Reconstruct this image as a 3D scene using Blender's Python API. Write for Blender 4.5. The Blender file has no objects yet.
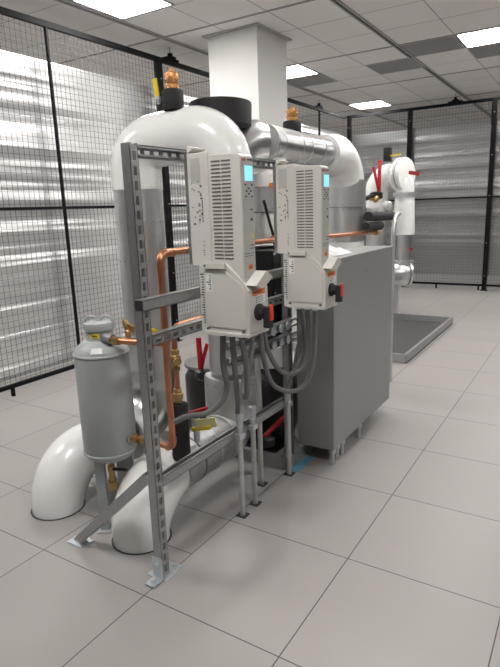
import bpy, bmesh, math, random
from mathutils import Vector, Matrix
random.seed(7)
SC = bpy.context.scene
COL = SC.collection
PI = math.pi
V = Vector

# ------------------------------------------------------------------ materials
def mat(name, color, rough=0.5, metal=0.0, noise=0.0, nscale=20.0, bump=0.0, bscale=40.0, stretch=None, coat=0.0, emis=None, estr=0.0, spec=None):
    m = bpy.data.materials.new(name); m.use_nodes = True
    nt = m.node_tree; N = nt.nodes; L = nt.links
    b = N['Principled BSDF']
    b.inputs['Base Color'].default_value = (*color, 1)
    b.inputs['Roughness'].default_value = rough
    b.inputs['Metallic'].default_value = metal
    if coat: b.inputs['Coat Weight'].default_value = coat; b.inputs['Coat Roughness'].default_value = 0.08
    if spec is not None: b.inputs['Specular IOR Level'].default_value = spec
    if emis:
        b.inputs['Emission Color'].default_value = (*emis, 1); b.inputs['Emission Strength'].default_value = estr
    if noise or bump:
        g = N.new('ShaderNodeNewGeometry'); mp = N.new('ShaderNodeMapping')
        if stretch: mp.inputs['Scale'].default_value = stretch
        L.new(g.outputs['Position'], mp.inputs['Vector'])
        if noise:
            n = N.new('ShaderNodeTexNoise'); n.inputs['Scale'].default_value = nscale; n.inputs['Detail'].default_value = 4
            L.new(mp.outputs[0], n.inputs['Vector'])
            r = N.new('ShaderNodeMixRGB'); r.blend_type = 'MIX'
            lo = tuple(c*(1-noise) for c in color); hi = tuple(min(1, c*(1+noise)) for c in color)
            r.inputs[1].default_value = (*lo, 1); r.inputs[2].default_value = (*hi, 1)
            L.new(n.outputs['Fac'], r.inputs[0]); L.new(r.outputs[0], b.inputs['Base Color'])
        if bump:
            n2 = N.new('ShaderNodeTexNoise'); n2.inputs['Scale'].default_value = bscale; n2.inputs['Detail'].default_value = 3
            L.new(mp.outputs[0], n2.inputs['Vector'])
            bp = N.new('ShaderNodeBump'); bp.inputs['Strength'].default_value = bump; bp.inputs['Distance'].default_value = 0.01
            L.new(n2.outputs['Fac'], bp.inputs['Height']); L.new(bp.outputs[0], b.inputs['Normal'])
    return m

M = {}
M['pvc'] = mat('white_pvc_jacket', (0.88, 0.88, 0.865), 0.22, 0, 0.02, 6, 0.05, 8, coat=0.3)
M['alu'] = mat('aluminium_jacket', (0.70, 0.70, 0.70), 0.30, 1.0, 0.06, 14, 0.16, 12)
M['alu_lt'] = mat('bright_aluminium_jacket', (0.72, 0.72, 0.72), 0.34, 0.9, 0.04, 14, 0.08, 10)
M['alu_rough'] = mat('dull_aluminium_jacket', (0.52, 0.52, 0.52), 0.36, 1.0, 0.25, 22, 0.35, 16)
M['alu_dk'] = mat('jacket_seam', (0.30, 0.30, 0.30), 0.5, 0.6)
M['galv'] = mat('galvanised_strut', (0.42, 0.43, 0.43), 0.40, 0.85, 0.22, 55, 0.05, 60)
M['slot'] = mat('strut_inside', (0.045, 0.045, 0.05), 0.6, 0.3)
M['zinc'] = mat('zinc_fitting', (0.62, 0.66, 0.70), 0.35, 0.8, 0.15, 60)
M['emt'] = mat('steel_conduit', (0.58, 0.58, 0.57), 0.42, 0.7, 0.08, 40)
M['flex'] = mat('grey_flexible_conduit', (0.17, 0.17, 0.17), 0.5)
M['tank'] = mat('tank_grey_paint', (0.38, 0.405, 0.405), 0.38, 0, 0.04, 9)
M['copper'] = mat('copper', (0.60, 0.27, 0.155), 0.33, 0.85, 0.25, 18)
M['bronze'] = mat('bronze_vent', (0.62, 0.31, 0.11), 0.35, 0.6, 0.3, 60, 0.3, 90)
M['brass'] = mat('brass', (0.52, 0.36, 0.16), 0.32, 0.9, 0.2, 40)
M['black'] = mat('black_foam', (0.018, 0.017, 0.019), 0.75, 0, 0.2, 60)
M['blackp'] = mat('black_painted_metal', (0.014, 0.014, 0.015), 0.38)
M['fence'] = mat('black_powder_coat', (0.007, 0.0065, 0.007), 0.6, spec=0.15)
M['wire'] = mat('mesh_wire', (0.10, 0.096, 0.095), 0.6, spec=0.2)
M['red'] = mat('red_lever', (0.38, 0.010, 0.018), 0.4)
M['red_sw'] = mat('red_switch_grip', (0.62, 0.05, 0.02), 0.4)
M['yellow'] = mat('yellow_tag', (0.80, 0.62, 0.03), 0.5)
M['tagcream'] = mat('pale_yellow_tag', (0.72, 0.68, 0.36), 0.6)
M['orange'] = mat('orange_label', (0.75, 0.20, 0.03), 0.5)
M['vfd'] = mat('drive_casing', (0.60, 0.58, 0.545), 0.45, 0, 0.015, 10)
M['vfd_front'] = mat('drive_front_panel', (0.47, 0.46, 0.44), 0.45)
M['vent'] = mat('vent_slot', (0.13, 0.12, 0.115), 0.7)
M['ink'] = mat('printed_ink', (0.06, 0.06, 0.06), 0.6)
M['label'] = mat('white_label', (0.78, 0.78, 0.76), 0.5)
M['lcd'] = mat('lit_display', (0.1, 0.5, 0.6), 0.3, emis=(0.33, 0.80, 0.90), estr=0.8)
M['cab'] = mat('cabinet_grey_paint', (0.285, 0.29, 0.285), 0.42, 0.15, 0.03, 5)
M['wall'] = mat('painted_wall', (0.80, 0.79, 0.77), 0.6, 0, 0.01, 3)
M['wall_dk'] = mat('dark_far_wall', (0.10, 0.10, 0.10), 0.6)
M['tee'] = mat('ceiling_tee', (0.36, 0.34, 0.33), 0.5)
M['tee_dk'] = mat('ceiling_rail_shadow_gap', (0.05, 0.05, 0.05), 0.6)
M['tee_lt'] = mat('ceiling_rail', (0.50, 0.48, 0.47), 0.45, 0.3)
M['grille'] = mat('grey_perforated_tile', (0.30, 0.29, 0.285), 0.6, 0, 0.15, 300)
M['light'] = mat('lit_diffuser', (0.9, 0.9, 0.9), 0.5, emis=(1.0, 0.975, 0.94), estr=37.0)
M['pan'] = mat('galvanised_tray', (0.42, 0.42, 0.42), 0.4, 0.6, 0.1, 20)
M['pan_in'] = mat('tray_liner', (0.05, 0.049, 0.047), 0.55, 0, 0.15, 6)
M['tape'] = mat('blue_tape', (0.12, 0.34, 0.52), 0.6)
M['film'] = mat('clear_plastic_film', (0.74, 0.75, 0.75), 0.22, 0, 0.1, 30, 0.6, 25)
M['base'] = mat('grey_steel_base', (0.30, 0.305, 0.30), 0.45, 0.2)
M['gauge'] = mat('gauge_glass', (0.55, 0.56, 0.55), 0.12, 0.3)
M['purple'] = mat('grey_coupling', (0.30, 0.29, 0.31), 0.4, 0.5, 0.2, 60)

def foil_mat(nm, col, dist, zs, det):
    m = bpy.data.materials.new(nm); m.use_nodes = True
    nt = m.node_tree; N = nt.nodes; L = nt.links; b = N['Principled BSDF']
    b.inputs['Base Color'].default_value = (col, col, col, 1)
    b.inputs['Metallic'].default_value = 0.9; b.inputs['Roughness'].default_value = 0.33
    g = N.new('ShaderNodeNewGeometry')
    mp = N.new('ShaderNodeMapping'); mp.inputs['Scale'].default_value = (0.07, 0.07, zs)
    L.new(g.outputs['Position'], mp.inputs['Vector'])
    n = N.new('ShaderNodeTexNoise'); n.inputs['Scale'].default_value = 1.6; n.inputs['Detail'].default_value = det; n.inputs['Distortion'].default_value = 0.0
    L.new(mp.outputs[0], n.inputs['Vector'])
    b1 = N.new('ShaderNodeBump'); b1.inputs['Strength'].default_value = 0.8; b1.inputs['Distance'].default_value = dist
    L.new(n.outputs['Fac'], b1.inputs['Height'])
    L.new(b1.outputs[0], b.inputs['Normal'])
    return m
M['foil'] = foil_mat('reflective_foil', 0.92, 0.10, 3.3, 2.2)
M['foil_dim_refl'] = foil_mat('foil_dim_reflection_tint', 0.40, 0.05, 2.8, 1.6)  # same foil as the left; its dim reflection is put into the colour

T = 0.61
def tile_mat(name, color, seam, size, x0, y0, w, rough, noise, extra=None, spec=0.4):
    """square panels with thin seams in world metres"""
    m = bpy.data.materials.new(name); m.use_nodes = True
    nt = m.node_tree; N = nt.nodes; L = nt.links; b = N['Principled BSDF']
    b.inputs['Roughness'].default_value = rough
    b.inputs['Specular IOR Level'].default_value = spec
    g = N.new('ShaderNodeNewGeometry'); s = N.new('ShaderNodeSeparateXYZ'); L.new(g.outputs['Position'], s.inputs[0])
    def math_(op, a, bb):
        n = N.new('ShaderNodeMath'); n.operation = op
        for i, q in enumerate((a, bb)):
            if q is None: continue
            if isinstance(q, (int, float)): n.inputs[i].default_value = q
            else: L.new(q, n.inputs[i])
        return n.outputs[0]
    def seam_of(axis, o):
        a = math_('SUBTRACT', s.outputs[axis], o); a = math_('DIVIDE', a, size)
        a = math_('FRACT', a, None); a = math_('SUBTRACT', a, 0.5); a = math_('ABSOLUTE', a, None)
        return math_('GREATER_THAN', a, 0.5 - w/size/2)
    k = math_('MAXIMUM', seam_of('X', x0), seam_of('Y', y0))
    if extra:   # one additional straight joint: y = extra[0] for x between extra[1] and extra[2]
        a = math_('SUBTRACT', s.outputs['Y'], extra[0]); a = math_('ABSOLUTE', a, None); a = math_('LESS_THAN', a, w/2)
        a = math_('MULTIPLY', a, math_('GREATER_THAN', s.outputs['X'], extra[1])); a = math_('MULTIPLY', a, math_('LESS_THAN', s.outputs['X'], extra[2]))
        k = math_('MAXIMUM', k, a)
    n = N.new('ShaderNodeTexNoise'); n.inputs['Scale'].default_value = 2.2; n.inputs['Detail'].default_value = 6
    L.new(g.outputs['Position'], n.inputs['Vector'])
    c1 = N.new('ShaderNodeMixRGB'); c1.inputs[1].default_value = (*[c*(1-noise) for c in color], 1); c1.inputs[2].default_value = (*[c*(1+noise) for c in color], 1)
    L.new(n.outputs['Fac'], c1.inputs[0])
    # each panel a touch different
    fx = math_('FLOOR', math_('DIVIDE', math_('SUBTRACT', s.outputs['X'], x0), size), None)
    fy = math_('FLOOR', math_('DIVIDE', math_('SUBTRACT', s.outputs['Y'], y0), size), None)
    cb = N.new('ShaderNodeCombineXYZ'); L.new(fx, cb.inputs[0]); L.new(fy, cb.inputs[1])
    wn = N.new('ShaderNodeTexWhiteNoise'); L.new(cb.outputs[0], wn.inputs['Vector'])
    hs = N.new('ShaderNodeHueSaturation'); L.new(c1.outputs[0], hs.inputs['Color'])
    vv = math_('ADD', math_('MULTIPLY', wn.outputs['Value'], 0.06), 0.97); L.new(vv, hs.inputs['Value'])
    c2 = N.new('ShaderNodeMixRGB'); c2.inputs[2].default_value = (*seam, 1)
    L.new(k, c2.inputs[0]); L.new(hs.outputs[0], c2.inputs[1]); L.new(c2.outputs[0], b.inputs['Base Color'])
    return m
M['floor'] = tile_mat('raised_floor_panels', (0.335, 0.315, 0.304), (0.07, 0.065, 0.06), T, 0, 0, 0.0045, 0.38, 0.05, (0.305, -3*T, 0.0))
M['ceil'] = tile_mat('ceiling_panels', (0.88, 0.855, 0.84), (0.48, 0.46, 0.45), T, -0.07, 5.18, 0.012, 0.8, 0.03, spec=0.2)

# ------------------------------------------------------------------ mesh helper
class MB:
    def __init__(self): self.bm = bmesh.new()
    def box(self, a, b, rot=None, c=None):
        a = V(a); b = V(b); mid = (a+b)/2; s = b-a
        mtx = Matrix.Translation(mid) @ Matrix.Diagonal((abs(s.x), abs(s.y), abs(s.z), 1))
        if rot is not None:
            cc = V(c) if c is not None else mid
            mtx = Matrix.Translation(cc) @ rot.to_4x4() @ Matrix.Translation(-cc) @ mtx
        bmesh.ops.create_cube(self.bm, size=1, matrix=mtx); return self
    def bar(self, p, q, w, h, up=(0, 0, 1)):
        """box beam from p to q, w sideways, h along up"""
        p = V(p); q = V(q); d = q-p; L = d.length; d.normalize()
        u = V(up); sd = d.cross(u)
        if sd.length < 1e-5: sd = d.cross(V((1, 0, 0)))
        sd.normalize(); u = sd.cross(d)
        mtx = Matrix((( d.x*L, sd.x*w, u.x*h, (p.x+q.x)/2), (d.y*L, sd.y*w, u.y*h, (p.y+q.y)/2), (d.z*L, sd.z*w, u.z*h, (p.z+q.z)/2), (0, 0, 0, 1)))
        bmesh.ops.create_cube(self.bm, size=1, matrix=mtx); return self
    def tube(self, pts, r, seg=16, caps=True, closed=False):
        pts = [V(p) for p in pts]; n = len(pts)
        rr = r if isinstance(r, (list, tuple)) else [r]*n
        tang = []
        for i in range(n):
            if i == 0: t = pts[1]-pts[0]
            elif i == n-1: t = pts[-1]-pts[-2]
            else: t = (pts[i+1]-pts[i]).normalized()+(pts[i]-pts[i-1]).normalized()
            tang.append(t.normalized() if t.length > 1e-9 else tang[-1])
        t0 = tang[0]; nx = t0.orthogonal().normalized(); rings = []
        for i in range(n):
            if i:
                ax = tang[i-1].cross(tang[i])
                if ax.length > 1e-7:
                    nx = Matrix.Rotation(tang[i-1].angle(tang[i]), 3, ax.normalized()) @ nx
            nx = (nx-tang[i]*nx.dot(tang[i])).normalized(); ny = tang[i].cross(nx)
            rings.append([self.bm.verts.new(pts[i]+nx*math.cos(2*PI*k/seg)*rr[i]+ny*math.sin(2*PI*k/seg)*rr[i]) for k in range(seg)])
        for i in range(n-1):
            for k in range(seg):
                self.bm.faces.new((rings[i][k], rings[i][(k+1) % seg], rings[i+1][(k+1) % seg], rings[i+1][k]))
        if caps:
            self.bm.faces.new(list(reversed(rings[0]))); self.bm.faces.new(rings[-1])
        return self
    def cyl(self, p, q, r, seg=20, r2=None): return self.tube([p, q], [r, r if r2 is None else r2], seg)
    def lathe(self, prof, o, ax=(0, 0, 1), seg=28):
        """prof = [(radius, distance along axis)]"""
        a = V(ax).normalized(); return self.tube_rings([V(o)+a*z for r, z in prof], [max(r, 1e-4) for r, z in prof], a, seg)
    def tube_rings(self, pts, rr, a, seg):
        nx = a.orthogonal().normalized(); ny = a.cross(nx); rings = []
        for p, r in zip(pts, rr): rings.append([self.bm.verts.new(p+nx*math.cos(2*PI*k/seg)*r+ny*math.sin(2*PI*k/seg)*r) for k in range(seg)])
        for i in range(len(rings)-1):
            for k in range(seg): self.bm.faces.new((rings[i][k], rings[i][(k+1) % seg], rings[i+1][(k+1) % seg], rings[i+1][k]))
        self.bm.faces.new(list(reversed(rings[0]))); self.bm.faces.new(rings[-1]); return self
    def ball(self, c, r, seg=10, sc=(1, 1, 1)):
        bmesh.ops.create_uvsphere(self.bm, u_segments=seg, v_segments=max(5, seg//2), radius=1, matrix=Matrix.Translation(V(c)) @ Matrix.Diagonal((r*sc[0], r*sc[1], r*sc[2], 1))); return self
    def prism(self, poly, y0, y1, axis='y'):
        """polygon given in the plane across the axis: (x,z) for y, (y,z) for x, (x,y) for z"""
        f = {'y': lambda p, t: (p[0], t, p[1]), 'x': lambda p, t: (t, p[0], p[1]), 'z': lambda p, t: (p[0], p[1], t)}[axis]
        A = [self.bm.verts.new(f(p, y0)) for p in poly]; B = [self.bm.verts.new(f(p, y1)) for p in poly]; n = len(poly)
        self.bm.faces.new(A); self.bm.faces.new(list(reversed(B)))
        for i in range(n): self.bm.faces.new((A[i], A[(i+1) % n], B[(i+1) % n], B[i]))
        return self
    def build(self, name, m, parent=None, smooth=True, bevel=0.0, origin=None):
        bm = self.bm; bmesh.ops.recalc_face_normals(bm, faces=bm.faces)
        if bevel:
            ed = [e for e in bm.edges if len(e.link_faces) == 2 and e.calc_face_angle(0) > 0.6]
            bmesh.ops.bevel(bm, geom=ed, offset=bevel, segments=2, affect='EDGES', profile=0.5, clamp_overlap=True)
        o3 = V((0, 0, 0))
        if parent is not None: o3 = V(parent.get('_o', (0, 0, 0)))
        elif origin is not None: o3 = V(origin)
        if o3.length: bmesh.ops.translate(bm, verts=bm.verts, vec=-o3)
        me = bpy.data.meshes.new(name); bm.to_mesh(me); bm.free(); me.materials.append(M[m])
        if smooth:
            me.shade_smooth(); me.set_sharp_from_angle(angle=math.radians(38))
        o = bpy.data.objects.new(name, me); COL.objects.link(o)
        if parent is not None:
            o.parent = parent
            o['_o'] = list(o3)
        else:
            o.location = o3; o['_o'] = list(o3)
        return o

def tag(o, label, cat, group=None):
    o['label'] = label; o['category'] = cat
    if group: o['group'] = group
    return o
def thing(name, label, cat, loc=(0, 0, 0), group=None):
    o = bpy.data.objects.new(name, None); o.empty_display_size = 0.05; COL.objects.link(o); o.location = loc
    o['_o'] = list(loc)
    return tag(o, label, cat, group)
def struct(o): o['kind'] = 'structure'; return o
def dup(root, loc, label=None):
    r = root.copy(); COL.objects.link(r); r.location = loc; r['_o'] = list(loc)
    if label: r['label'] = label
    for ch in list(root.children):
        c = ch.copy(); COL.objects.link(c); c.parent = r
        for g in list(ch.children):
            d = g.copy(); COL.objects.link(d); d.parent = c
    return r

def arc(p0, d0, d1, R, n=12):
    """quarter bend that starts at p0 heading d0 and leaves heading d1"""
    p0 = V(p0); d0 = V(d0).normalized(); d1 = V(d1).normalized()
    return [p0+d0*R*math.sin(t*PI/2/n)+d1*R*(1-math.cos(t*PI/2/n)) for t in range(n+1)]
def spline(pts, n=8):
    pts = [V(p) for p in pts]; P = [pts[0]*2-pts[1]]+pts+[pts[-1]*2-pts[-2]]; out = []
    for i in range(1, len(P)-2):
        a, b, c, d = P[i-1], P[i], P[i+1], P[i+2]
        for k in range(n):
            t = k/n
            out.append(0.5*((2*b)+(c-a)*t+(2*a-5*b+4*c-d)*t*t+(3*b-a-3*c+d)*t**3))
    out.append(pts[-1]); return out

# ------------------------------------------------------------------ the room
H = 3.2
FX, FY = -2.68, 8.55
struct(MB().box((-7, -6, -0.1), (6, 13, 0)).build('floor', 'floor', smooth=False))
struct(MB().box((-7, -6, H), (6, 13, H+0.1)).build('ceiling', 'ceil', smooth=False))
struct(MB().box((-7.1, -6, 0), (-7, 13, H)).build('wall_left', 'wall', smooth=False))
struct(MB().box((-7, 13, 0), (6, 13.1, H)).build('wall_back', 'wall', smooth=False))
struct(MB().box((6, -6, 0), (6.1, 13, H)).build('wall_right', 'wall_dk', smooth=False))
struct(MB().box((-7, -6.1, 0), (6, -6, H)).build('wall_front', 'wall_dk', smooth=False))
# heavy cross tees every third panel, two hanging rails along the room
k = 0
for i in range(-5, 5):
    y = 5.18+i*1.83
    if -6 < y < 13: struct(MB().box((-7, y-0.014, H-0.006), (6, y+0.014, H+0.001)).build('trim_%d' % (k+1), 'tee', smooth=False)); k += 1
for x in (-2.5, -0.69):
    r = MB().box((x-0.032, -6, H-0.012), (x-0.013, 13, H+0.001)).box((x+0.013, -6, H-0.012), (x+0.032, 13, H+0.001)).build('trim_%d' % (k+1), 'tee_lt', smooth=False); struct(r); k += 1
    MB().box((x-0.013, -6, H-0.004), (x+0.013, 13, H+0.001)).build('rail_gap', 'tee_dk', r, smooth=False)

# column
cx0, cx1, cy0, cy1 = -2.13, -1.55, 3.6, 4.2
struct(MB().box((cx0, cy0, 0), (cx1, cy1, H)).build('wall_column', 'wall', smooth=False))
t = 0.045
struct(MB().box((cx0-t, cy0-t, H-0.012), (cx1+t, cy0, H)).box((cx0-t, cy1, H-0.012), (cx1+t, cy1+t, H)).box((cx0-t, cy0, H-0.012), (cx0, cy1, H)).box((cx1, cy0, H-0.012), (cx1+t, cy1, H)).build('trim_%d' % (k+1), 'tee_lt', smooth=False)); k += 1

# ceiling lights (square, flush)
def light(x, y, label, group=None):
    a = thing('ceiling_light', label, 'ceiling light', (x, y, H), group)
    h = T/2-0.012
    f = MB()
    for s in (-1, 1):
        f.box((x+s*h-0.012, y-h-0.012, H-0.008), (x+s*h+0.012, y+h+0.012, H)); f.box((x-h, y+s*h-0.012, H-0.008), (x+h, y+s*h+0.012, H))
    f.build('frame', 'tee_lt', a, smooth=False)
    MB().box((x-h+0.012, y-h+0.012, H-0.005), (x+h-0.012, y+h-0.012, H-0.002)).build('diffuser', 'light', a, smooth=False)
    return a
LX = (-2.205, 0.235); LY = (2.435, 5.485, 8.535)
light(LX[0]+0.07, LY[0]-0.02, 'lit square ceiling light nearest above the mesh fence, cut by the top of the photo')
light(LX[0], LY[1], 'lit square ceiling light half hidden by the right side of the white column')
light(LX[0], LY[2], 'small lit square ceiling light above the far corner of the mesh fences')
light(LX[1], LY[1], 'large lit square ceiling light at the upper right edge beside a grey ceiling tile')
light(LX[1], LY[2], 'lit square ceiling light just peeking in at the right edge under the larger one')
for x, y in ((LX[1], LY[0]), (LX[0], -0.615), (LX[1], -0.615), (2.675, -0.615), (2.675, 2.435), (2.675, 5.485), (2.675, 8.535), (-4.645, 2.435), (-4.645, 5.485), (-4.645, 8.535), (-4.645, -0.615)):
    light(x, y, 'lit square ceiling light outside the picture', 'ceiling lights out of view')
def grille(x, y, label):
    a = thing('air_grille', label, 'vent', (x, y, H))
    MB().box((x-0.285, y-0.285, H-0.005), (x+0.285, y+0.285, H)).build('perforated_panel', 'grille', a, smooth=False)
    m = MB()
    for s in (-1, 1):
        m.box((x+s*0.292-0.008, y-0.3, H-0.007), (x+s*0.292+0.008, y+0.3, H)); m.box((x-0.284, y+s*0.292-0.008, H-0.007), (x+0.284, y+s*0.292+0.008, H))
    m.build('frame', 'tee_lt', a, smooth=False)
grille(-0.375, 5.485, 'dark grey perforated ceiling tile directly left of the large upper right light')
grille(-0.985, 6.095, 'grey perforated ceiling tile crossed by the hanging rail behind the darkest one')
grille(LX[0], 6.095, 'grey perforated ceiling tile behind the light beside the white column')
grille(LX[1], 6.095, 'grey perforated ceiling tile behind the large upper right light')

# ------------------------------------------------------------------ mesh fences with foil hung behind
def fence(label, a, b, along, posts, joints, hangers):
    """straight run from a to b; along = 'y' or 'x'"""
    o = thing('mesh_fence', label, 'fence', (a[0], a[1], 0))
    z0, z1, zm = 0.07, 3.02, 1.545
    P = (lambda s, t, z: (FX+t, s, z)) if along == 'y' else (lambda s, t, z: (s, FY+t, z))
    s0, s1 = (a[1], b[1]) if along == 'y' else (a[0], b[0])
    def bx(m, sa, sb, ta, tb, za, zb): m.box(P(sa, ta, za), P(sb, tb, zb))
    m = MB(); bx(m, s0, s1, -0.02, 0.02, z1, z1+0.045); m.build('top_rail', 'fence', o, smooth=False)
    m = MB(); bx(m, s0, s1, -0.012, 0.012, zm-0.012, zm+0.012); m.build('middle_rail', 'fence', o, smooth=False)
    m = MB(); bx(m, s0, s1, -0.015, 0.015, z0, z0+0.035); m.build('bottom_rail', 'fence', o, smooth=False)
    edges = sorted(set([s0, s1]+posts+joints))
    for ea, eb in zip(edges[:-1], edges[1:]):
        w = MB(); n = int((eb-ea)/0.05); r = 0.0011
        for i in range(1, n+1):
            s = ea+i*(eb-ea)/(n+1); bx(w, s-r, s+r, -r, r, z0+0.03, z1)
        zz = z0+0.06
        while zz < z1:
            bx(w, ea, eb, r, 3*r, zz-r, zz+r); zz += 0.05
        w.build('mesh_panel', 'wire', o, smooth=False)
    for s in posts:
        m = MB(); bx(m, s-0.035, s+0.035, -0.03, 0.03, 0.004, z1+0.02); bx(m, s-0.06, s+0.06, -0.05, 0.05, 0.0, 0.008); m.build('post', 'fence', o, smooth=False)
        c = MB(); bx(c, s-0.052, s-0.028, 0.03, 0.045, z1-0.35, z1-0.02); c.build('clamp_plate', 'fence', o, smooth=False)
        for zz in (z1-0.17, 2.2, zm+0.02, 0.8, 0.25):
            sg = 1 if along == 'y' else -1
            MB().cyl(P(s, sg*0.028, zz), P(s, sg*0.036, zz), 0.007, 8).build('clamp_bolt', 'zinc', o, smooth=False)
    for s in joints:
        m = MB(); bx(m, s-0.009, s+0.009, -0.014, 0.014, z0, z1); m.build('panel_stile', 'fence', o, smooth=False)
    s = s0+0.3
    while s < s1:
        f = MB(); bx(f, s-0.012, s+0.012, -0.014, 0.014, 0.0, z0+0.01); s += 0.7
        f.build('levelling_foot', 'fence', o, smooth=False)
    for s in hangers:
        m = MB(); bx(m, s-0.11, s+0.11, -0.03, 0.03, z1+0.045, z1+0.065); bx(m, s-0.05, s+0.05, -0.04, 0.04, z1+0.065, z1+0.085); bx(m, s-0.02, s+0.02, -0.02, 0.02, z1+0.085, z1+0.12)
        hb = m.build('hanger_bracket', 'fence', o, smooth=False)
        MB().cyl(P(s, 0, z1+0.1), P(s, 0, H), 0.006, 8).build('threaded_rod', 'galv', hb)
    return o
fence('long black wire mesh fence running along the left side, in front of silver foil', (FX, -2.5), (FX, FY), 'y', [FX*0+3.45, 6.2], [-0.76, 0.64, 2.04, 4.85, 7.45], [3.66, 7.44])
fence('black wire mesh fence across the back of the room, in front of foil', (FX+0.04, FY), (4.0, FY), 'x', [FX+0.09, -1.49, -0.15], [1.2, 2.5], [-0.76])

def foil(label, along, s0, s1, off, z0, z1, m_):
    bm = MB().bm; n = int((s1-s0)/0.06); k = 40; rows = []
    for side in (0, 1):
        g = []
        for i in range(n+1):
            row = []
            for j in range(k+1):
                s = s0+(s1-s0)*i/n; z = z0+(z1-z0)*j/k
                w = 0.006*math.sin(z*7+0.5*math.sin(s*0.8))+0.0025*math.sin(z*19+s*0.35)+0.006*math.sin(s*1.1+z)
                t = off+w+(0.003 if side else 0)*(1 if off > 0 else -1)
                row.append(bm.verts.new((FX+t, s, z) if along == 'y' else (s, FY+t, z)))
            g.append(row)
        for i in range(n):
            for j in range(k): bm.faces.new((g[i][j], g[i+1][j], g[i+1][j+1], g[i][j+1]))
        rows.append(g)
    m = MB(); m.bm = bm
    A, B = rows
    for i in range(n):
        bm.faces.new((A[i][0], A[i+1][0], B[i+1][0], B[i][0])); bm.faces.new((A[i][k], A[i+1][k], B[i+1][k], B[i][k]))
    for j in range(k):
        bm.faces.new((A[0][j], A[0][j+1], B[0][j+1], B[0][j])); bm.faces.new((A[n][j], A[n][j+1], B[n][j+1], B[n][j]))
    return tag(m.build('foil_curtain', m_, None, True, origin=((FX+off, s0, z0) if along == 'y' else (s0, FY+off, z0))), label, 'insulation')
foil('silver reflective foil sheet hung behind the left mesh fence', 'y', -2.5, FY, -0.09, 0.12, 2.78, 'foil')
foil('wrinkled foil sheet, dim reflection put into its colour, hung behind the back mesh fence', 'x', FX-0.02, 4.0, 0.09, 0.24, 2.73, 'foil_dim_refl')

# ------------------------------------------------------------------ pipework
def ring_band(m, c, ax, r, w, rivets=0, dots=None):
    a = V(ax).normalized(); m.tube_rings([V(c)-a*w/2, V(c)-a*w/2, V(c)+a*w/2, V(c)+a*w/2], [r-0.004, r, r, r-0.004], a, 36)
    return m
def rivets(m, c, ax, r, n=18, s=0.0035):
    a = V(ax).normalized(); nx = a.orthogonal().normalized(); ny = a.cross(nx)
    for k in range(n):
        t = 2*PI*k/n; m.ball(V(c)+nx*math.cos(t)*r+ny*math.sin(t)*r, s, 6)
    return m
SEG = 36
Z = (0, 0, 1); X_ = (1, 0, 0); Y_ = (0, 1, 0)
def pipe(p, q, r, name, m, par): return MB().cyl(p, q, r, SEG).build(name, m, par)
def seam(par, c, ax, r, w=0.006, m='alu_dk'): return ring_band(MB(), c, ax, r+0.002, w).build('jacket_seam', m, par)
def rivs(par, c, ax, r): return rivets(MB(), c, ax, r+0.0005).build('rivet_row', 'alu_dk', par)
def hole(par, x, y, r): return MB().lathe([(r, 0.0005), (r+0.009, 0.0005), (r+0.009, 0.0015), (r, 0.0015)], (x, y, 0)).build('floor_cutout_edge', 'slot', par)

# 1: rises from the floor, runs back, climbs beside the frame, over the top and along to the far riser
ax_, ay_ = -0.762, 0.955
lp = thing('insulated_pipe', 'white and silver insulated pipe bending over above the drives and running back overhead', 'pipe', (-0.81, 0.28, 0))
hole(lp, -0.86, 0.285, 0.128)
MB().tube([(-0.86, 0.285, -0.002)]+arc((-0.86, 0.285, 0.0), Z, Y_, 0.25, 14)+[(-0.85, 0.57, 0.25)], [0.128]+[0.128+0.012*math.sin(PI*q/14) for q in range(15)]+[0.128], SEG).build('floor_elbow', 'pvc', lp)
pipe((-0.845, 0.55, 0.256), (-0.79, 0.72, 0.26), 0.132, 'pipe_section', 'alu', lp)
MB().tube(arc((ax_, 0.70, 0.26), Y_, Z, 0.25, 12)+[(ax_, ay_, 0.60)], 0.15, SEG).build('lower_elbow', 'alu', lp)
pipe((ax_, ay_, 0.55), (ax_, ay_, 0.80), 0.148, 'wide_sleeve', 'alu_lt', lp)
pipe((ax_, ay_, 0.78), (ax_, ay_, 1.62), 0.133, 'riser', 'alu_lt', lp)
for z in (0.80, 0.99, 1.21, 1.42, 1.60):
    seam(lp, (ax_, ay_, z), Z, 0.148 if z < 0.81 else 0.133, 0.004, 'alu'); rivs(lp, (ax_, ay_, z+0.012), Z, 0.148 if z < 0.78 else 0.133)
MB().tube([(ax_, ay_, 1.60)]+arc((ax_, ay_, 1.70), Z, (1, 0.3, 0), 0.15, 14)+[(-0.52, ay_+0.077, 1.865)], 0.136, SEG).build('upper_elbow', 'pvc', lp)
MB().tube([(-0.54, ay_+0.071, 1.864)]+arc((-0.434, ay_+0.103, 1.868), (1, 0.3, 0), (0, 0, -1), 0.16, 14)+[(-0.281, 1.10, 1.60)], [0.139]*16+[0.136], SEG).build('corner_elbow', 'pvc', lp)
pipe((-0.283, 1.10, 1.62), (-0.283, 1.10, 0.604), 0.128, 'riser', 'alu_lt', lp)
for z in (0.64, 0.92, 1.3): rivs(lp, (-0.283, 1.10, z), Z, 0.128)
hp = lp
MB().tube([(-0.36, 1.26, 1.60)]+arc((-0.36, 1.26, 1.66), Z, (0.45, 1, 0), 0.185, 12)+[(-0.245, 1.47, 1.845)], [0.12]*14+[0.10], SEG).build('end_elbow', 'alu', hp)
pipe((-0.245, 1.46, 1.845), (-0.25, 2.46, 1.84), 0.096, 'header', 'alu', hp)
for y in (1.48, 1.55, 1.78, 1.90, 2.10, 2.30): seam(hp, (-0.245, y, 1.843), Y_, 0.097, 0.009, 'alu_lt')
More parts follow.
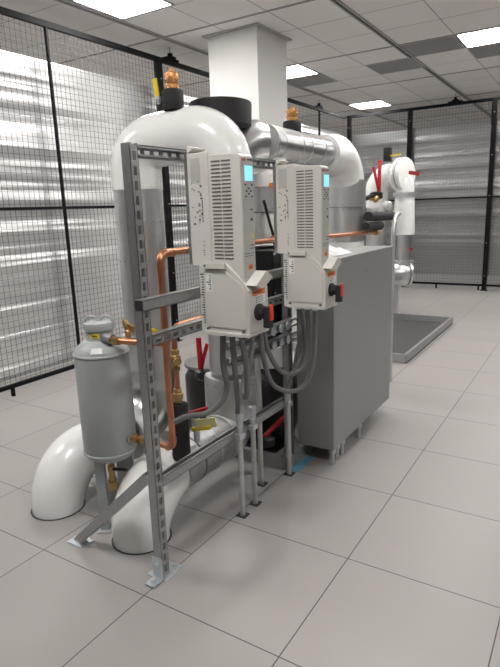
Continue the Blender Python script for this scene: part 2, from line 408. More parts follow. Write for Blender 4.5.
MB().tube([(-0.25, 2.26, 1.83)]+arc((-0.25, 2.40, 1.83), Y_, (0, 0, -1), 0.26, 14)+[(-0.25, 2.66, 1.50)], [0.125]+[0.145]*16, SEG).build('far_elbow', 'pvc', hp)
pipe((-0.25, 2.66, 1.66), (-0.25, 2.66, 1.47), 0.152, 'wide_sleeve', 'alu_lt', hp)
pipe((-0.25, 2.66, 1.48), (-0.25, 2.66, 1.20), 0.142, 'riser', 'alu_lt', hp)
pipe((-0.25, 2.66, 1.21), (-0.25, 2.66, 0.07), 0.145, 'riser', 'pvc', hp)
for z in (1.65, 1.49, 1.45, 1.22): rivs(hp, (-0.25, 2.66, z), Z, 0.152 if z > 1.46 else 0.142)
for z in (1.66, 1.47): seam(hp, (-0.25, 2.66, z), Z, 0.152, 0.005, 'alu_dk')
# branch between the drives
pipe((-0.27, 1.55, 1.76), (-0.27, 1.55, 1.68), 0.10, 'branch', 'pvc', hp)
MB().tube([(-0.27, 1.55, 1.70), (-0.27, 1.55, 1.67), (-0.27, 1.55, 1.60)], [0.10, 0.15, 0.15], SEG).build('branch', 'pvc', hp)
pipe((-0.27, 1.55, 1.61), (-0.27, 1.55, 1.46), 0.135, 'branch_band', 'alu_lt', hp)
rivs(hp, (-0.27, 1.55, 1.595), Z, 0.135); rivs(hp, (-0.27, 1.55, 1.475), Z, 0.135)
pipe((-0.27, 1.55, 1.455), (-0.27, 1.55, 1.462), 0.137, 'jacket_seam', 'alu_dk', hp)
MB().tube([(-0.27, 1.55, 1.455), (-0.27, 1.55, 1.38), (-0.27, 1.55, 1.28)], [0.125, 0.15, 0.14], SEG).build('branch', 'pvc', hp)
# orange lever on the branch
MB().bar((-0.13, 1.47, 1.60), (-0.16, 1.37, 1.605), 0.03, 0.02).build('orange_lever', 'orange', hp)['label'] = 'orange lever'

# 2: the nearer floor elbow and the vertical behind the first drive
fx = -0.285
fp = thing('insulated_pipe', 'white insulated elbow rising from the floor by the strut post, silver pipe behind it', 'pipe', (fx, 0.28, 0))
hole(fp, fx, 0.295, 0.131)
MB().tube([(fx, 0.295, -0.002)]+arc((fx, 0.295, 0.03), Z, Y_, 0.205, 14)+[(fx, 0.515, 0.235)], [0.131]+[0.131+0.012*math.sin(PI*q/14) for q in range(15)]+[0.128], SEG).build('floor_elbow', 'pvc', fp)
pipe((fx, 0.50, 0.236), (fx, 0.96, 0.245), 0.123, 'pipe_section', 'alu_rough', fp)
for y in (0.52, 0.66, 0.80, 0.93): seam(fp, (fx, y, 0.24), Y_, 0.124, 0.012, 'alu_dk' if y < 0.8 else 'alu')
cy = 1.10; cxx = -0.283
MB().tube([(cxx, 0.93, 0.245)]+arc((cxx, 0.94, 0.245), Y_, Z, 0.16, 12)+[(cxx, cy, 0.50)], 0.134, SEG).build('lower_elbow', 'alu_lt', fp)
MB().lathe([(0.155, 0.28), (0.163, 0.29), (0.163, 0.565), (0.155, 0.58), (0.128, 0.582)], (cxx, cy, 0)).build('wide_sleeve', 'alu_lt', fp)
rivs(fp, (cxx, cy, 0.545), Z, 0.163)

# black foam collar on top of the corner
MB().lathe([(0.14, 0.0), (0.165, 0.02), (0.168, 0.125), (0.164, 0.138), (0.12, 0.142)], (-0.385, 1.235, 1.90), (0, 0.03, 1), 40).build('foam_collar', 'black', hp)['label'] = 'black foam insulation collar'

# automatic air vents
def air_vent(x, y, z, label, lever, k):
    o = thing('air_vent', label, 'valve', (x, y, z))
    def sc(prof): return [(r, h*k) for r, h in prof]
    MB().lathe(sc([(0.052, 0), (0.056, 0.01), (0.056, 0.10), (0.052, 0.108)]), (x, y, z)).build('foam_stub', 'black', o)
    b = MB().lathe(sc([(0.020, 0.10), (0.034, 0.115), (0.034, 0.135), (0.028, 0.14), (0.032, 0.15), (0.036, 0.185), (0.032, 0.20), (0.020, 0.208), (0.013, 0.21), (0.013, 0.225), (0.005, 0.23)]), (x, y, z), seg=10)
    for kk in range(14): b.ball((x+0.031*math.cos(kk*2.4), y+0.031*math.sin(kk*2.4), z+(0.12+0.006*kk)*k), 0.007, 6)
    b.build('vent_body', 'bronze', o)
    if lever:
        MB().bar((x-0.06, y-0.048, z+0.06), (x-0.067, y-0.052, z+0.15), 0.026, 0.008, (0, 1, 0)).build('valve_lever', 'yellow', o)['label'] = 'yellow tagged lever'
        MB().ball((x-0.052, y-0.05, z+0.048), 0.014, 8, (1, 1, 1.6)).build('lever_pivot', 'zinc', o)
    return o
air_vent(-0.50, 0.98, 1.985, 'bronze air vent with yellow lever on black foam stub, on the nearer bend', True, 0.87)
air_vent(-0.247, 1.80, 1.915, 'bronze air vent on black foam stub standing on the silver overhead pipe', False, 0.70)

# ------------------------------------------------------------------ far risers by the back fence
fr = thing('insulated_pipe', 'white insulated riser pair with a round valve standing at the back by the drip tray', 'pipe', (-0.80, 6.0, 0))
pipe((-1.17, 6.0, 0.0), (-1.17, 6.0, 1.46), 0.13, 'riser', 'alu_lt', fr)
MB().tube([(-1.17, 6.0, 1.44)]+arc((-1.17, 6.0, 1.66), Z, X_, 0.19, 12)+[(-0.97, 6.0, 1.85)], 0.148, SEG).build('elbow', 'pvc', fr)
pipe((-0.97, 6.0, 1.85), (-0.82, 6.0, 1.85), 0.105, 'pipe_section', 'alu', fr)
vb = MB().lathe([(0.12, 0), (0.205, 0.01), (0.215, 0.03), (0.215, 0.045), (0.19, 0.05), (0.19, 0.10), (0.215, 0.105), (0.215, 0.13), (0.20, 0.15), (0.12, 0.16)], (-0.90, 6.0, 1.85), (1, -0.28, 0), 36).build('valve_body', 'pvc', fr)
ring_band(MB(), (-0.827, 5.98, 1.85), (1, -0.28, 0), 0.193, 0.012).build('jacket_seam', 'alu_dk', vb)
MB().bar((-0.72, 5.93, 1.87), (-0.58, 5.87, 1.84), 0.02, 0.045).build('red_lever', 'red', fr)['label'] = 'red valve lever'
MB().box((-1.03, 5.82, 2.02), (-0.94, 5.90, 2.19)).build('valve_operator', 'black', fr, bevel=0.005)
MB().bar((-1.02, 5.86, 2.08), (-0.80, 5.80, 2.09), 0.025, 0.018).build('yellow_lever', 'yellow', fr)['label'] = 'yellow valve lever'
rx = -0.79
MB().tube([(-0.82, 6, 1.85)]+arc((-0.86, 6, 1.76), X_, (0, 0, -1), 0.07, 8)+[(rx, 6, 1.10), (rx, 6, 1.08)], [0.12]*10+[0.145, 0.14], SEG).build('tee_body', 'pvc', fr)
pipe((rx-0.14, 6.0, 1.30), (rx, 6, 1.30), 0.10, 'branch', 'pvc', fr)
seam(fr, (rx, 6, 1.60), Z, 0.148, 0.05, 'alu_lt'); rivs(fr, (rx, 6, 1.60), Z, 0.151)
pipe((rx+0.01, 6.0, 1.09), (rx+0.01, 6.0, 0.70), 0.10, 'riser', 'alu', fr)
d = V((0.75, 0.66, 0)).normalized(); c = V((rx-0.01, 5.98, 0.565))
MB().lathe([(0.03, -0.165), (0.09, -0.148), (0.135, -0.11), (0.16, -0.05), (0.168, 0), (0.168, 0.05), (0.16, 0.055)], c, d, 36).cyl((rx+0.01, 6, 0.74), (rx+0.01, 6, 0.60), 0.135, SEG).build('foot_elbow', 'alu_lt', fr)
MB().lathe([(0.16, 0.055), (0.19, 0.058), (0.19, 0.09), (0.16, 0.095)], c, d, 36).build('end_flange', 'alu', fr)
MB().cyl((rx-0.08, 6.0, 0.0), (rx-0.08, 6.0, 0.52), 0.035, 16).build('support_leg', 'alu_lt', fr)
MB().lathe([(0.07, 0), (0.07, 0.01), (0.02, 0.012)], (rx-0.08, 6.0, 0)).build('support_foot', 'zinc', fr)
MB().cyl((-1.02, 5.80, 1.42), (-1.02, 5.90, 1.42), 0.06, 20).build('gauge', 'gauge', fr)
MB().bar((-0.66, 5.9, 0.90), (-0.64, 5.86, 0.90), 0.03, 0.03).build('red_cap', 'red', fr)

# drip tray
tr = thing('drip_tray', 'galvanised drip tray with a dark liner on the floor beyond the cabinet', 'tray', (-0.7, 4.65, 0))
x0, x1, y0, y1, hh, th = -1.45, -0.03, 3.64, 5.62, 0.085, 0.012
MB().box((x0, y0, 0), (x1, y1, 0.012)).build('liner', 'pan_in', tr, smooth=False)
MB().box((x0, y0, 0), (x1, y0+th, hh)).box((x0, y1-th, 0), (x1, y1, hh)).box((x0, y0, 0), (x0+th, y1, hh)).box((x1-th, y0, 0), (x1, y1, hh)).box((x1-0.03, y0, hh-0.004), (x1, y1, hh)).box((x0, y0, hh-0.004), (x1, y0+0.03, hh)).build('rim', 'pan', tr, smooth=False)

# ------------------------------------------------------------------ strut frame
S = 0.041
def strut(m, dark, a, b, open_dir, slots=True, w=S, dd=S):
    """U channel from a to b, open towards open_dir; the slotted web is at the far side"""
    a = V(a); b = V(b); d = (b-a); L = d.length; d.normalize(); o = V(open_dir).normalized(); s = d.cross(o).normalized(); t = 0.003
    def blk(mb, l0, l1, s0, s1, o0, o1):
        p = a+d*l0+s*(s0+s1)/2+o*(o0+o1)/2; q = a+d*l1+s*(s0+s1)/2+o*(o0+o1)/2
        mb.bar(p, q, abs(s1-s0), abs(o1-o0), o)
    h = w/2; e = dd/2
    for sg in (-1, 1):
        blk(m, 0, L, sg*h, sg*(h-t), -e, e); blk(m, 0, L, sg*h, sg*(h-0.0095), e-t, e)
    if slots:
        blk(m, 0, L, -h, -0.0085, -e, -e+t); blk(m, 0, L, 0.0085, h, -e, -e+t)
        k = 0.0
        while k < L:
            blk(m, k, min(L, k+0.020), -0.0085, 0.0085, -e, -e+t); k += 0.0508
    else: blk(m, 0, L, -h, h, -e, -e+t)
fr_ = thing('strut_frame', 'galvanised slotted strut frame that carries the two drives and the cabinet', 'frame', (-0.03, 0.13, 0))
def member(name, a, b, od, slots=True):
    m = MB(); strut(m, None, a, b, od, slots)
    return m.build(name, 'galv', fr_, smooth=False)
px_, py_ = -0.011, 0.125
pst = member('post', (px_, py_, 0.012), (px_, py_, 1.715), (-1, 0, 0))
member('post', (px_, 1.25, 0.078), (px_, 1.25, 1.715), (1, 0, 0))
member('post', (-0.062, 2.28, 0.078), (-0.062, 2.28, 1.15), (1, 0, 0))
member('top_rail', (px_, 0.148, 1.69), (px_, 1.45, 1.69), (1, 0, 0))
member('cross_rail', (px_+0.0415, 0.068, 1.155), (px_+0.0415, 1.36, 1.155), (-1, 0, 0), False)
member('cross_rail', (px_, 0.148, 1.005), (px_, 1.21, 1.005), (-1, 0, 0))
member('lower_rail', (px_, 0.148, 0.425), (px_, 1.212, 0.42), (0, 0, 1), False)
member('brace', (-0.50, 0.122, 0.022), (-0.034, 0.122, 0.455), (0, 1, 0), False)
MB().box((px_+0.0235, 0.0655, 1.137), (px_+0.0595, 0.0675, 1.173)).build('end_cap', 'black', fr_, smooth=False)['label'] = 'black plastic end cap'
# small cross struts with clamps between the drives
for z in (0.875, 0.80):
    member('conduit_rail', (px_+0.0415, 0.62, z), (px_+0.0415, 1.255, z), (1, 0, 0))
for z, y in ((0.875, 1.06), (0.875, 1.13), (0.80, 1.06), (0.80, 1.13), (0.875, 0.98), (0.80, 0.98)):
    MB().lathe([(0.012, 0), (0.022, 0.004), (0.022, 0.012), (0.010, 0.016)], (0.052, y, z), (1, 0, 0), 12).build('conduit_clamp', 'zinc', fr_)
# feet
ft = MB().box((-0.075, 0.10, 0), (0.022, 0.215, 0.006)).build('foot_plate', 'zinc', fr_, smooth=False)
MB().box((-0.036, 0.098, 0.005), (0.012, 0.104, 0.10)).box((-0.036, 0.045, 0.005), (0.012, 0.104, 0.011)).build('angle_bracket', 'zinc', ft, smooth=False)
for p, q in (((-0.012, 0.068, 0.011), (-0.012, 0.068, 0.026)), ((-0.012, 0.098, 0.07), (-0.012, 0.086, 0.07)), ((-0.055, 0.165, 0.006), (-0.055, 0.165, 0.018)), ((0.0, 0.195, 0.006), (0.0, 0.195, 0.018))):
    MB().cyl(p, q, 0.011, 6).build('bolt', 'zinc', ft, smooth=False)
bt = MB().box((-0.56, 0.09, 0), (-0.46, 0.16, 0.006)).build('foot_plate', 'zinc', fr_, smooth=False)
MB().cyl((-0.54, 0.125, 0.005), (-0.54, 0.125, 0.018), 0.010, 6).build('bolt', 'zinc', bt, smooth=False)
MB().box((-0.05, 1.222, 0.0705), (0.0, 1.30, 0.0765)).build('foot_plate', 'zinc', fr_, smooth=False)
MB().box((-0.10, 2.24, 0.0705), (-0.02, 2.32, 0.0765)).build('foot_plate', 'zinc', fr_, smooth=False)

# ------------------------------------------------------------------ variable speed drives
def text_mesh(s, size, name, m, parent, mtx):
    cu = bpy.data.curves.new('lettering', 'FONT'); cu.body = s; cu.size = size; cu.extrude = 0.0004
    ob = bpy.data.objects.new('lettering', cu); COL.objects.link(ob)
    bpy.context.view_layer.update()
    me = bpy.data.meshes.new_from_object(ob.evaluated_get(bpy.context.evaluated_depsgraph_get()))
    bpy.data.objects.remove(ob); me.transform(mtx); me.materials.clear(); me.materials.append(M[m]); me.name = name
    o = bpy.data.objects.new(name, me); COL.objects.link(o); o.parent = parent; o['_o'] = list(parent.get('_o', (0, 0, 0))); return o
def drive(label, loc):
    """front towards +x, back at x=0, base at z=0"""
    o = thing('motor_drive', label, 'motor drive', (0, 0, 0), None)
    w = 0.043; D = 0.236
    # upper casing: rear half slightly deeper, front half
    MB().box((0.0, -w, 0.275), (0.098, w, 0.715)).build('rear_casing', 'vfd', o, smooth=False, bevel=0.003)
    MB().prism([(0.098, 0.27), (D, 0.16), (D+0.004, 0.20), (D+0.004, 0.69), (D-0.006, 0.70), (0.098, 0.705)], -w, w).build('front_casing', 'vfd', o, smooth=False, bevel=0.003)
    MB().prism([(-0.02, 0.72), (0.0, 0.715), (0.0, 0.30), (-0.02, 0.275)], -w+0.008, w-0.008).build('mounting_plate', 'galv', o, smooth=False)
    MB().prism([(0.0, 0.715), (0.03, 0.735), (0.0, 0.745)], -w+0.004, w-0.004).build('top_lug', 'vfd', o, smooth=False)
    # front face
    MB().box((D+0.004, -w+0.006, 0.23), (D+0.006, w-0.006, 0.685)).build('front_panel', 'vfd_front', o, smooth=False)
    cp = MB().box((D+0.006, -0.035, 0.53), (D+0.009, 0.035, 0.665)).build('control_panel', 'vfd_front', o, smooth=False, bevel=0.001)
    MB().box((D+0.009, -0.024, 0.60), (D+0.0105, 0.028, 0.655)).build('display', 'lcd', cp, smooth=False)['label'] = 'lit pale blue display'
    kk = MB()
    for yy, zz in ((-0.022, 0.585), (0.022, 0.585), (0, 0.572), (0, 0.552), (-0.014, 0.562), (0.014, 0.562), (-0.02, 0.542), (0.02, 0.542)): kk.box((D+0.009, yy-0.005, zz-0.003), (D+0.0105, yy+0.005, zz+0.003))
    kk.build('keypad_buttons', 'ink', cp, smooth=False)
    lm = Matrix(((0, 0, 1, D+0.0065), (1, 0, 0, -0.038), (0, 1, 0, 0.672), (0, 0, 0, 1)))
    text_mesh('ABB', 0.015, 'maker_logo', 'red_sw', o, lm)
    for ya, yb, zz, hh_ in ((0.002, 0.036, 0.675, 0.005), (0.012, 0.026, 0.49, 0.006), (0.012, 0.026, 0.45, 0.011), (0.005, 0.035, 0.355, 0.003), (0.005, 0.035, 0.343, 0.003), (-0.036, 0.03, 0.325, 0.002), (-0.036, 0.02, 0.315, 0.002)):
        MB().box((D+0.006, ya, zz), (D+0.0066, yb, zz+hh_)).build('front_print', 'ink', o, smooth=False)
    MB().prism([(0.014, 0.388), (0.032, 0.388), (0.023, 0.404)], D+0.006, D+0.0066, 'x').build('warning_triangle', 'yellow', o, smooth=False)
    wl = MB().box((D+0.006, -0.012, 0.262), (D+0.0068, 0.016, 0.282)).build('amber_label', 'orange', o, smooth=False)
    MB().box((D+0.0068, -0.006, 0.269), (D+0.0073, 0.012, 0.274)).build('label_print', 'ink', wl, smooth=False)
    # side vents, both sides: two columns of slots
    for sg in (-1, 1):
        v = MB()
        for i in range(27):
            zz = 0.305+i*0.0142
            for xa, xb in ((0.112, 0.152), (0.157, 0.197)): v.box((xa, sg*w, zz), (xb, sg*(w+0.0012), zz+0.0058))
        v.build('vent_slots', 'vent', o, smooth=False)
    # printed symbols on the near side
    p = MB(); rnd = random.Random(3); f = -w-0.0008
    for i in range(26):
        xx = 0.016+0.010*rnd.randint(0, 4); zz = 0.44+0.0066*i
        if rnd.random() < 0.85: p.box((xx, f, zz), (xx+rnd.uniform(0.004, 0.009), -w, zz+rnd.uniform(0.003, 0.0062)))
    for i in range(9): p.box((0.062, f, 0.45+i*0.011), (0.066, -w, 0.458+i*0.011))
    for i in range(8): p.box((0.060+rnd.uniform(-0.004, 0.006), f, 0.31+i*0.009), (0.066, -w, 0.313+i*0.009))
    p.box((0.020, f, 0.44), (0.027, -w, 0.447)); p.build('side_print', 'ink', o, smooth=False)
    MB().box((0.016, f, 0.60), (0.06, -w, 0.695)).build('rating_plate', 'vfd_front', o, smooth=False)
    # lower connection box
    y0, y1 = -0.050, 0.090
    cb = MB().prism([(0.036, 0.0), (0.250, 0.0), (0.262, 0.012), (0.262, 0.185), (0.236, 0.222), (0.165, 0.288), (0.055, 0.288), (0.036, 0.27)], y0, y1).build('connection_box', 'vfd', o, smooth=False, bevel=0.003)
    MB().prism([(0.066, 0.030), (0.248, 0.030), (0.248, 0.178), (0.222, 0.214), (0.155, 0.262), (0.066, 0.262)], y0-0.004, y0).build('box_cover', 'vfd', cb, smooth=False)
    MB().prism([(0.060, -0.001), (0.262, -0.001), (0.262, 0.010), (0.060, 0.010)], y0-0.012, y1+0.004).build('box_flange', 'vfd', cb, smooth=False)
    MB().box((0.066, y0-0.014, 0.268), (0.165, y0, 0.290)).build('cover_ledge', 'vfd', cb, smooth=False)
    MB().prism([(-0.044, 0.205), (0.012, 0.19), (0.080, 0.225), (0.032, 0.255)], 0.236, 0.292, 'x').build('cover_lip', 'vfd', cb, smooth=False)
    q = MB()
    for i in range(20): q.box((0.041+rnd.choice((0, 0.005, 0.009)), y0-0.0006, 0.04+i*0.0105), (0.057, y0, 0.045+i*0.0105))
    q.build('box_print', 'ink', cb, smooth=False)
    s1 = MB().box((0.070, y0-0.005, 0.175), (0.100, y0-0.004, 0.250)).build('data_sticker', 'label', o, smooth=False)
    q = MB()
    for i in range(7): q.box((0.073+0.004*rnd.randint(0, 5), y0-0.0056, 0.183+i*0.009), (0.096, y0-0.005, 0.187+i*0.009))
    q.build('sticker_print', 'ink', s1, smooth=False)
    q = MB()
    for xx, zz in ((0.075, 0.279), (0.075, 0.022), (0.240, 0.022)): q.cyl((xx, y0-0.015, zz), (xx, y0-0.004, zz), 0.005, 8)
    q.build('cover_screw', 'vent', cb)
    wl = MB().box((0.262, -0.025, 0.160), (0.2632, 0.065, 0.182)).build('warning_label', 'orange', o, smooth=False)
    MB().box((0.262, 0.0, 0.125), (0.2632, 0.068, 0.158)).build('white_sticker', 'label', o, smooth=False)
    q = MB()
    for i in range(4): q.box((0.2632, 0.0, 0.130+i*0.007), (0.2636, 0.05, 0.132+i*0.007))
    for i in range(5): q.box((0.2632, -0.02+i*0.013, 0.167), (0.2636, -0.012+i*0.013, 0.175))
    q.build('label_print', 'ink', wl, smooth=False)
    sw = MB().lathe([(0.034, 0), (0.034, 0.008), (0.026, 0.012), (0.026, 0.03), (0.018, 0.034)], (0.262, 0.016, 0.090), (1, 0, 0), 20).build('isolator_switch', 'black', o)
    MB().box((0.290, -0.001, 0.030), (0.318, 0.031, 0.115)).build('switch_handle', 'black', sw, smooth=False, bevel=0.004)
    MB().box((0.314, 0.003, 0.060), (0.323, 0.027, 0.124)).build('switch_handle', 'red_sw', sw, smooth=False, bevel=0.003)
    for xx in (0.085, 0.13, 0.175): MB().lathe([(0.017, 0), (0.020, -0.004), (0.020, -0.012), (0.014, -0.024)], (xx, 0.022, 0.0), (0, 0, 1), 14).build('cable_gland', 'zinc', o)
    for ch in o.children_recursive: ch.data.transform(Matrix.Diagonal((1, 1, 0.955, 1)))
    o.location = loc; o['_o'] = list(loc)
    return o
D1 = (0.055, 0.400, 1.006)
D2 = (0.055, 1.084, 0.996)
dr = drive('cream motor drive hanging on the strut frame, the nearer and larger of the two', D1)
dup(dr, D2, 'cream motor drive farther along the frame, hanging in front of the grey cabinet')

# ------------------------------------------------------------------ conduits
def emt(x, y, ztop, label, coupl=True):
    o = thing('steel_conduit', label, 'conduit', (x, y, 0))
    MB().cyl((x, y, 0), (x, y, ztop), 0.0135, 14).build('conduit_tube', 'emt', o)
    MB().box((x-0.025, y-0.025, 0.0), (x+0.025, y+0.025, 0.004)).build('floor_plate', 'slot', o, smooth=False)
    if coupl:
        MB().lathe([(0.0165, -0.07), (0.0185, -0.065), (0.0185, -0.035), (0.016, -0.03), (0.016, -0.022), (0.021, -0.02), (0.021, 0.0), (0.0165, 0.002)], (x, y, ztop), seg=16).build('connector', 'zinc', o)
    if x > 0: MB().box((0.0105, y-0.021, 0.41), (x+0.0165, y+0.021, 0.435)).build('strap', 'zinc', o, smooth=False)
    return o
emt(0.03, 0.68, 0.535, 'steel conduit nearest the strut post, rising from the floor below the nearer drive')
emt(0.026, 0.805, 0.530, 'steel conduit second from the strut post, ending in a double connector at the rail')
emt(-0.05, 0.995, 0.955, 'tall thin steel conduit third from the strut post, reaching up to the nearer drive', False)
emt(0.03, 1.17, 0.50, 'steel conduit standing by the blue tape beside the grey cabinet')
def flex(pts, label, r=0.0125):
    o = tag(MB().tube(spline(pts, 10), r, 12).build('flexible_conduit', 'flex', None, True, origin=pts[0]), label, 'conduit'); return o
bz = D1[2]-0.0235; by = D1[1]+0.022
flex([(D1[0]+0.085, by, bz), (D1[0]+0.08, by, 0.86), (0.115, 0.47, 0.74), (0.08, 0.46, 0.665), (0.03, 0.42, 0.625), (-0.02, 0.36, 0.625), (-0.07, 0.33, 0.60)], 'grey flexible conduit from the nearer drive curving left towards the copper valves')
flex([(D1[0]+0.13, by, bz), (D1[0]+0.12, by+0.025, 0.84), (0.10, 0.565, 0.70), (0.05, 0.645, 0.60), (0.022, 0.68, 0.535)], 'grey flexible conduit from the nearer drive down into the first floor conduit')
flex([(D1[0]+0.175, by, bz), (0.20, 0.50, 0.82), (0.175, 0.53, 0.70), (0.12, 0.60, 0.665), (0.07, 0.67, 0.71), (0.075, 0.74, 0.83), (0.07, 0.76, 0.93)], 'grey flexible conduit hanging in a U loop under the nearer drive')
bz2 = D2[2]-0.0235; by2 = D2[1]+0.022
flex([(D2[0]+0.13, by2, bz2), (0.165, 1.16, 0.84), (0.15, 1.18, 0.72), (0.12, 1.16, 0.635), (0.08, 1.08, 0.625), (0.08, 0.96, 0.70), (0.075, 0.88, 0.82), (0.07, 0.87, 0.92)], 'grey flexible conduit in the upper loop under the farther drive')
flex([(D2[0]+0.175, by2, bz2), (0.205, 1.15, 0.82), (0.185, 1.17, 0.68), (0.15, 1.15, 0.565), (0.11, 1.06, 0.54), (0.08, 0.93, 0.61), (0.08, 0.85, 0.74), (0.07, 0.83, 0.90)], 'grey flexible conduit in the lowest, widest loop under the farther drive')
flex([(D2[0]+0.085, by2, bz2), (0.12, 1.20, 0.84), (0.10, 1.22, 0.70), (0.04, 1.20, 0.58), (0.02, 1.185, 0.50)], 'grey flexible conduit from the farther drive into the floor conduit beside the cabinet')

# ------------------------------------------------------------------ cabinet
cb = thing('control_cabinet', 'large blank grey steel cabinet mounted on the frame beside the farther drive', 'cabinet', (0.11, 1.84, 0.095))
ca, cbx = (-0.012, 1.365, 0.10), (0.215, 2.37, 1.195)
MB().box(ca, cbx).build('body', 'cab', cb, smooth=False, bevel=0.004)
MB().box((0.2155, 1.369, 0.104), (0.2175, 2.366, 1.19)).build('side_panel', 'cab', cb, smooth=False, bevel=0.0008)
MB().box((-0.012, 1.362, 1.1955), (0.218, 2.373, 1.200)).build('top_flange', 'pan', cb, smooth=False)
for p in ((0.2175, 1.86, 1.09), (0.2175, 2.27, 0.75), (0.2175, 2.27, 0.42)):
    MB().cyl(p, (p[0]+0.002, p[1], p[2]), 0.008, 10).build('panel_screw', 'alu_dk', cb)
for (x, y, r, wh) in ((0.195, 1.395, 0.014, 'nearest to the corner'), (0.19, 1.475, 0.012, 'second from the corner'), (0.19, 1.545, 0.014, 'third from the corner'), (0.19, 1.83, 0.014, 'set well back on its own')):
    o = thing('conduit_stub', 'short steel conduit from cabinet bottom to floor, '+wh, 'conduit', (x, y, 0))
    MB().cyl((x, y, 0), (x, y, 0.1), r, 14).build('conduit_tube', 'emt', o)
    MB().lathe([(r+0.006, 0.072), (r+0.008, 0.076), (r+0.008, 0.0995)], (x, y, 0), seg=14).build('locknut', 'zinc', o)
bm = MB().bm
g = []
rnd = random.Random(5)
for i in range(15):
    row = []
    for j in range(9):
        xx = -0.03+0.185*j/8; yy = 1.42+0.34*i/14
        e = min(1, min(i, 14-i, j, 8-j)/3)
        row.append(bm.verts.new((xx+rnd.uniform(-.008, .008), yy+rnd.uniform(-.01, .01), 1.203+e*rnd.uniform(0.01, 0.055))))
    g.append(row)
for i in range(14):
    for j in range(8): bm.faces.new((g[i][j], g[i+1][j], g[i+1][j+1], g[i][j+1]))
ex = bmesh.ops.extrude_face_region(bm, geom=list(bm.faces)); bmesh.ops.translate(bm, verts=[v for v in ex['geom'] if isinstance(v, bmesh.types.BMVert)], vec=(0, 0, 0.002))
m = MB(); m.bm = bm
tag(m.build('plastic_film', 'film', None, True, origin=(0.08, 1.6, 1.2)), 'crumpled clear plastic film lying on top of the grey cabinet', 'plastic film')

# blue tape
tag(MB().prism([(0.008, 1.20), (0.062, 1.215), (0.068, 1.43), (0.02, 1.44)], 0.0004, 0.0012, 'z').build('floor_tape', 'tape', None, False, origin=(0.03, 1.2, 0)), 'strip of blue tape on the floor by the cabinet corner', 'tape')

# ------------------------------------------------------------------ tank
tx, ty, tr_ = -0.470, 0.325, 0.123
tk = thing('expansion_tank', 'grey painted pressure tank on legs, left of the strut post', 'tank', (tx, ty, 0))
MB().lathe([(0.06, 0.358), (0.10, 0.366), (0.114, 0.380), (tr_, 0.398), (tr_, 0.865), (0.119, 0.882), (0.106, 0.90), (0.086, 0.917), (0.064, 0.930)], (tx, ty, 0), seg=48).build('shell', 'tank', tk)
for z in (0.40, 0.868): MB().lathe([(tr_, z-0.006), (tr_+0.003, z-0.003), (tr_+0.003, z+0.003), (tr_, z+0.006)], (tx, ty, 0), seg=48).build('weld_seam', 'tank', tk)
MB().lathe([(0.066, 0.924), (0.060, 0.935), (0.060, 0.972), (0.066, 0.978)], (tx, ty, 0), seg=36).build('neck', 'tank', tk)
MB().lathe([(0.062, 0.972), (0.068, 0.977), (0.070, 0.996), (0.066, 1.008), (0.045, 1.012)], (tx, ty, 0), seg=36).build('collar', 'tank', tk)
for sg in (-1, 1):   # curled lugs on the collar
    c = V((tx+sg*0.034*math.cos(0.565), ty+sg*0.034*math.sin(0.565), 1.004)); dr_ = V((math.cos(0.565), math.sin(0.565), 0))
    MB().tube([c+dr_*0.029*math.cos(t)+V((0, 0, 0.030*math.sin(t))) for t in [PI*i/12 for i in range(13)]], 0.006, 8).build('curled_lug', 'tank', tk)
vd = V((1.39-tx, -1.35-ty, 0)).normalized(); sd = V((-vd.y, vd.x, 0))
def patch(r, z0, z1, a0, a1, name, m_, par, th=0.0012, ro=None):
    """thin curved sticker on an upright cylinder; angles from the camera side"""
    mb = MB(); b0 = math.atan2(vd.y, vd.x); n = 8; A = []
    r1 = r if ro is None else ro
    for q in range(2):
        for i in range(n+1):
            a = b0+a0+(a1-a0)*i/n
            A.append([mb.bm.verts.new((tx+(rr+q*th)*math.cos(a), ty+(rr+q*th)*math.sin(a), zz)) for rr, zz in ((r, z0), (r1, z1))])
    for i in range(n):
        mb.bm.faces.new((A[i][0], A[i+1][0], A[i+1][1], A[i][1])); mb.bm.faces.new((A[n+1+i][0], A[n+2+i][0], A[n+2+i][1], A[n+1+i][1]))
        for e in (0, 1): mb.bm.faces.new((A[i][e], A[i+1][e], A[n+2+i][e], A[n+1+i][e]))
    for i in (0, n): mb.bm.faces.new((A[i][0], A[i][1], A[n+1+i][1], A[n+1+i][0]))
    return mb.build(name, m_, par)
yl = patch(0.0602, 0.945, 0.964, -0.75, -0.05, 'yellow_sticker', 'yellow', tk); patch(0.0616, 0.951, 0.957, -0.6, -0.2, 'sticker_print', 'ink', yl, 0.0006)
patch(0.1175, 0.887, 0.909, -0.42, 0.02, 'white_sticker', 'label', tk, 0.002, 0.100)
for cxl, cyl_ in ((tx-0.005, ty-0.078), (tx-0.035, ty+0.085), (tx+0.012, ty+0.09)):
    ld = V((math.cos(0.55), math.sin(0.55), 0)); ln = V((math.sin(0.55), -math.cos(0.55), 0)); c0 = V((cxl, cyl_, 0))
    l = MB().bar(c0+V((0, 0, 0.005)), c0+V((0, 0, 0.395)), 0.042, 0.005, ln).bar(c0+ld*0.021-ln*0.012+V((0, 0, 0.005)), c0+ld*0.021-ln*0.012+V((0, 0, 0.395)), 0.004, 0.028, ln)
    l.bar(c0-ld*0.03+V((0, 0, 0.003)), c0+ld*0.03+V((0, 0, 0.003)), 0.05, 0.006); l.build('leg', 'tank', tk, smooth=False)
